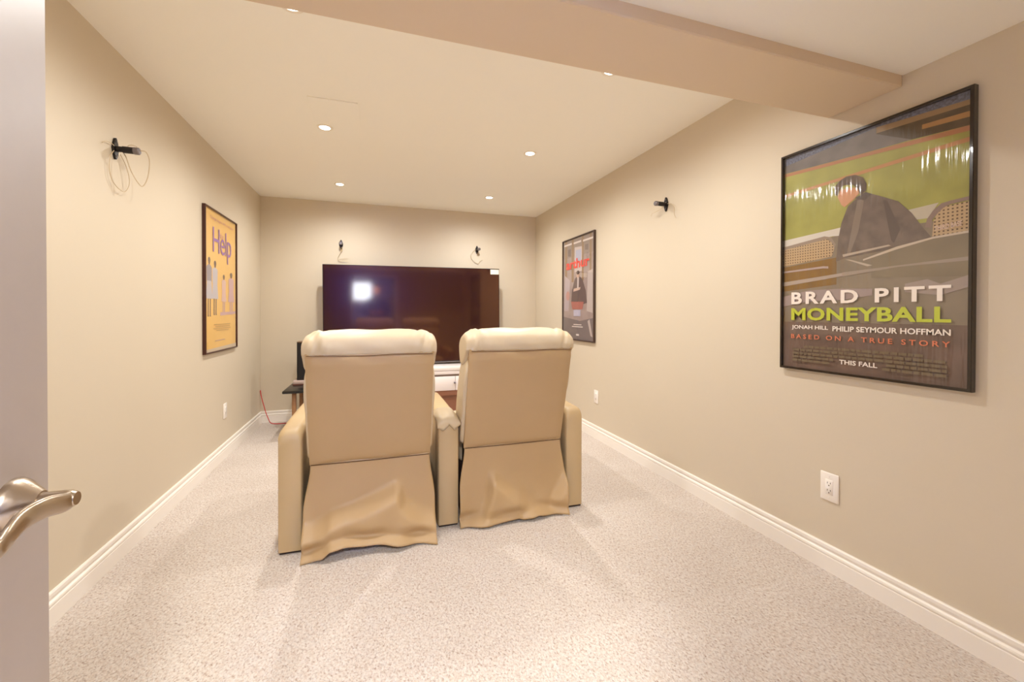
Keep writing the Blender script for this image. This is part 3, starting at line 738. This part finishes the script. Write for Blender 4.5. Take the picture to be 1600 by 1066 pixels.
text(pr1, 'JONAH HILL', .057, .231, .1915, .2145, WHT, TY, .022)
text(pr1, 'PHILIP SEYMOUR HOFFMAN', .250, .657, .1915, .2145, WHT, TY, .022)
text(pr1, 'BASED ON A TRUE STORY', .054, .656, .150, .171, ORG, TY, .014, 1.5)
text(pr1, 'THIS FALL', .280, .428, .048, .068, WHT, TY, .022)
text(pr1, 'THIRD BASE', .608, .684, .572, .590, mat('ink_pale', srgb(214, 190, 176), .5), TY, .012, 1, .08)
pane(P1, W1, H1, -.0185, M_ACRYL)

# ---- yellow poster on the left wall
W2, H2 = .7151, 1.0678
P2 = thing('framed_poster', 'tall yellow framed poster with purple title on the left wall', 'poster', (XL+.001, 3.4849, 1.9355-H2), PI/2, 'framed film posters')
frame(P2, W2, H2, .010, .022, M_FRAMEBRN); backing(P2, W2, H2)
G1_, G2_, G3_, G4_, G5_ = pm(150, 142, 150), pm(196, 190, 196), pm(206, 168, 172), pm(110, 84, 74), pm(222, 186, 176)
def lady(cx, zt, zb, wid, top, sk, hair, seated=False):
    h = zt-zb; out = []
    out.append((sk if seated else top, [(cx-wid*.45, zt-h*.17), (cx-wid*.2, zt-h*.13), (cx+wid*.2, zt-h*.13), (cx+wid*.45, zt-h*.17), (cx+wid*.42, zt-h*.42), (cx-wid*.42, zt-h*.42)]))
    out.append((sk, [(cx-wid*.36, zt-h*.40), (cx+wid*.36, zt-h*.40), (cx+wid*.56, zt-h*.70), (cx-wid*.56, zt-h*.70)]))
    for d in (-.18, .16): out.append((G4_ if not seated else G3_, [(cx+wid*(d-.07), zt-h*.70), (cx+wid*(d+.09), zt-h*.70), (cx+wid*(d+.06), zb+h*.03), (cx+wid*(d+.13), zb), (cx+wid*(d-.10), zb)]))
    out.append((G4_, ell(cx, zt-h*.075, wid*.17, h*.06)))
    out.append((hair, ell(cx, zt-h*.055, wid*.21, h*.055)))
    return out
bars2 = [(pm(206, 168, 96), [(a, z), (b, z), (b, z+.007), (a, z+.007)]) for a, b, z in ((.19, .56, .205), (.22, .55, .19), (.18, .57, .175), (.24, .52, .16))]
bars2 += [(pm(196, 164, 150), [(.21, .082), (.43, .084), (.43, .090), (.21, .088)]), (pm(214, 196, 170), [(.009, .009), (W2-.009, .009), (W2-.009, .040), (.009, .030)])]
pr2 = poly_print(P2, W2, H2, pm(240, 194, 108, var=(3, .05)), lady(.105, .705, .270, .115, G1_, G2_, G4_)+lady(.222, .690, .280, .12, G2_, G2_, G4_)
     + [(G3_, [(.33, .30), (.70, .31), (.70, .29), (.33, .275)])] + lady(.412, .600, .295, .10, G3_, G5_, G4_, True)+lady(.590, .630, .282, .14, G2_, G3_, G4_, True)+bars2, -.0082)
PUR = mat('ink_purple', srgb(150, 96, 178), .5); PUR2 = mat('ink_mauve', srgb(198, 140, 140), .5)
text(pr2, 'Help', .172, .585, .690, .938, PUR, -.0125, -.004, .92)
text(pr2, 'the', .312, .405, .878, .918, PUR2, -.0125, .0)
text(pr2, 'Change begins with a whisper.', .115, .648, .986, 1.014, PUR2, -.0125, .0)
pane(P2, W2, H2, -.0165, M_GLASS)

# ---- grey poster with red title on the right wall
W3, H3 = .700, 1.0575
P3 = thing('framed_poster', 'grey mauve framed poster with red title far down the right wall', 'poster', (XR-.001, 3.5008+W3, 1.9472-H3), -PI/2, 'framed film posters')
frame(P3, W3, H3, .011, .022, M_FRAMEGRY); backing(P3, W3, H3)
cl, dk, lt = pm(150, 122, 92), pm(140, 122, 114), pm(200, 186, 182)
sh = [(pm(150, 134, 124), [(.009, .86), (.69, .86), (.69, 1.05), (.009, 1.05)])]
for a, b in ((.05, .10), (.207, .256), (.436, .474), (.597, .632)): sh.append((cl, [(a, .60), (b, .60), (b, 1.045), (a, 1.045)]))
sh += [(lt, [(.277, .70), (.436, .70), (.436, .945), (.277, .955)]), (pm(176, 178, 200), [(.30, .80), (.42, .80), (.42, .92), (.30, .92)]),
       (pm(120, 104, 100), [(.12, .88), (.19, .87), (.19, .95), (.12, .95)]), (pm(126, 110, 104), [(.50, .90), (.57, .89), (.57, .95), (.50, .95)]),
       (pm(186, 170, 172), [(.03, .30), (.14, .30), (.17, .62), (.05, .68)]), (pm(192, 178, 172), [(.54, .30), (.66, .28), (.66, .70), (.56, .68)]),
       (pm(110, 92, 88), [(.28, .626), (.33, .655), (.38, .655), (.45, .615), (.52, .50), (.545, .378), (.40, .36), (.20, .40), (.22, .52)]),
       (pm(198, 164, 146), ell(.353, .668, .035, .038)), (pm(84, 62, 56), ell(.353, .690, .034, .02)), (pm(206, 176, 160), [(.25, .50), (.40, .515), (.41, .54), (.26, .53)]), (lt, [(.335, .53), (.37, .53), (.375, .64), (.34, .64)]),
       (pm(176, 112, 100), [(.198, .399), (.479, .391), (.453, .317), (.228, .319)]), (pm(190, 184, 200), [(.258, .312), (.413, .311), (.413, .248), (.258, .247)]),
       (pm(196, 150, 140), ell(.12, .46, .045, .05)), (pm(128, 116, 114), [(.009, .009), (.69, .009), (.69, .235), (.40, .20), (.009, .24)]), (pm(190, 176, 170), [(.56, .20), (.60, .22), (.66, .05), (.62, .06)])]
W_ = mat('ink_offwhite', srgb(226, 214, 208), .5)
for a, b, z0, z1 in ((.03, .213, .992, 1.011), (.255, .423, .989, 1.008), (.461, .666, .984, 1.003), (.259, .434, .157, .166), (.222, .461, .136, .145), (.317, .380, .050, .067)):
    sh.append((W_, [(a, z0), (b, z0), (b, z1), (a, z1)]))
pr3 = poly_print(P3, W3, H3, pm(166, 148, 142, var=(9, .12, 4)), sh, -.0082)
text(pr3, 'arthur', .084, .598, .736, .838, mat('ink_red', srgb(236, 70, 58), .5), -.0125, .030)
pane(P3, W3, H3, -.0165, M_GLASS)

# ================================================================== photographer in the doorway behind the camera (seen as the dark reflection in the television)
def skin_mesh(name, nodes, edges, material, parent, sub=2, root=0):
    me = bpy.data.meshes.new(name); me.from_pydata([n_[0] for n_ in nodes], edges, []); me.update()
    o = link(name, me, material, parent)
    md = o.modifiers.new('skin', 'SKIN'); md.use_smooth_shade = True
    if not me.skin_vertices: me.attributes.new('skin_vertex', 'FLOAT', 'POINT') if False else None
    bm = bmesh.new(); bm.from_mesh(me); ly = bm.verts.layers.skin.verify(); bm.verts.ensure_lookup_table()
    for i, n_ in enumerate(nodes):
        bm.verts[i][ly].radius = n_[1] if isinstance(n_[1], tuple) else (n_[1], n_[1]); bm.verts[i][ly].use_root = (i == root)
    bm.to_mesh(me); bm.free()
    sd = o.modifiers.new('smooth', 'SUBSURF'); sd.levels = sub; sd.render_levels = sub
    return o
M_CLOTH = mat('dark_clothes', srgb(24, 22, 30), .8); M_SKIN = mat('skin_tone', srgb(196, 146, 118), .5); M_HAIR = mat('dark_hair', srgb(30, 22, 18), .6)
pe = thing('person', 'person in dark clothes standing in the doorway, reflected in the television', 'person', (.02, -1.50, 0))
N_ = [((0, 0, .98), (.165, .125)), ((0, .0, 1.14), (.150, .115)), ((0, .01, 1.34), (.175, .125)), ((0, .0, 1.50), (.13, .10)), ((0, .0, 1.585), .058)]
E_ = [(0, 1), (1, 2), (2, 3), (3, 4)]
for s_ in (-1, 1):
    b0 = len(N_)
    N_ += [((s_*.10, 0, .92), .105), ((s_*.115, .01, .72), .088), ((s_*.12, .02, .50), .062), ((s_*.125, -.01, .32), .056), ((s_*.13, -.02, .085), .040), ((s_*.14, .06, .045), .042), ((s_*.15, .15, .035), .034)]
    E_ += [(0, b0)]+[(b0+k, b0+k+1) for k in range(6)]
    b1 = len(N_)
    N_ += [((s_*.19, .0, 1.47), .068), ((s_*.26, -.02, 1.32), .052), ((s_*.28, -.02, 1.18), .045), ((s_*.22, .12, 1.14), .038), ((s_*.13, .24, 1.17), .029)]
    E_ += [(3, b1)]+[(b1+k, b1+k+1) for k in range(4)]
skin_mesh('body', N_, E_, M_CLOTH, pe)
bm = bmesh.new(); bmesh.ops.create_uvsphere(bm, u_segments=28, v_segments=20, radius=1)
for v_ in bm.verts:
    x, y, z = v_.co
    w_ = .078*(1-.18*max(0, -z))
    yy = y*.098+(.012*max(0, -z) if y > 0 else 0)
    if y > .6 and abs(x) < .25: yy += .020*math.exp(-((z+.10)/.16)**2)*(1-abs(x)/.25)
    if y > .5 and abs(abs(x)-.38) < .22: yy -= .008*math.exp(-((z-.06)/.12)**2)
    if y > .6 and abs(x) < .4: yy -= .004*math.exp(-((z+.48)/.06)**2)
    v_.co = (x*w_, yy, z*.120+1.735)
hd = from_bm('head', bm, M_SKIN, pe, True)
for s_ in (-1, 1):
    bm = bmesh.new(); bmesh.ops.create_uvsphere(bm, u_segments=12, v_segments=8, radius=1)
    for v_ in bm.verts: v_.co = (s_*.080+v_.co.x*.012, v_.co.y*.020, 1.730+v_.co.z*.033)
    from_bm('ear', bm, M_SKIN, hd, True)
    bm = bmesh.new(); bmesh.ops.create_uvsphere(bm, u_segments=12, v_segments=8, radius=.011)
    for v_ in bm.verts: v_.co += Vector((s_*.031, .085, 1.742))
    from_bm('eye', bm, M_BLACK, hd, True)
    hands = [((s_*.13, .24, 1.17), .027), ((s_*.105, .275, 1.172), (.034, .018)), ((s_*.085, .305, 1.172), (.034, .016))]; he = [(0, 1), (1, 2)]
    for k, (dz, ln) in enumerate(((.030, .055), (.010, .064), (-.010, .060), (-.030, .048))):
        b0 = len(hands); a_ = Vector((s_*.080, .312, 1.172+dz))
        hands += [(tuple(a_), .009), (tuple(a_+Vector((-s_*.018, ln*.5, 0))), .0085), (tuple(a_+Vector((-s_*.045, ln*.72, 0))), .0075)]; he += [(2, b0), (b0, b0+1), (b0+1, b0+2)]
    b0 = len(hands); hands += [((s_*.085, .272, 1.205), .011), ((s_*.066, .292, 1.228), .009)]; he += [(1, b0), (b0, b0+1)]
    skin_mesh('hand', hands, he, M_SKIN, pe, 1)
bm = bmesh.new(); bmesh.ops.create_uvsphere(bm, u_segments=24, v_segments=16, radius=1)
for v_ in bm.verts:
    x, y, z = v_.co; v_.co = (x*.086, y*.104-.012, z*.112+1.762)
bmesh.ops.delete(bm, geom=[v_ for v_ in bm.verts if v_.co.z < 1.70 or (v_.co.y > .05 and v_.co.z < 1.80)], context='VERTS')
from_bm('hair', bm, M_HAIR, hd, True)
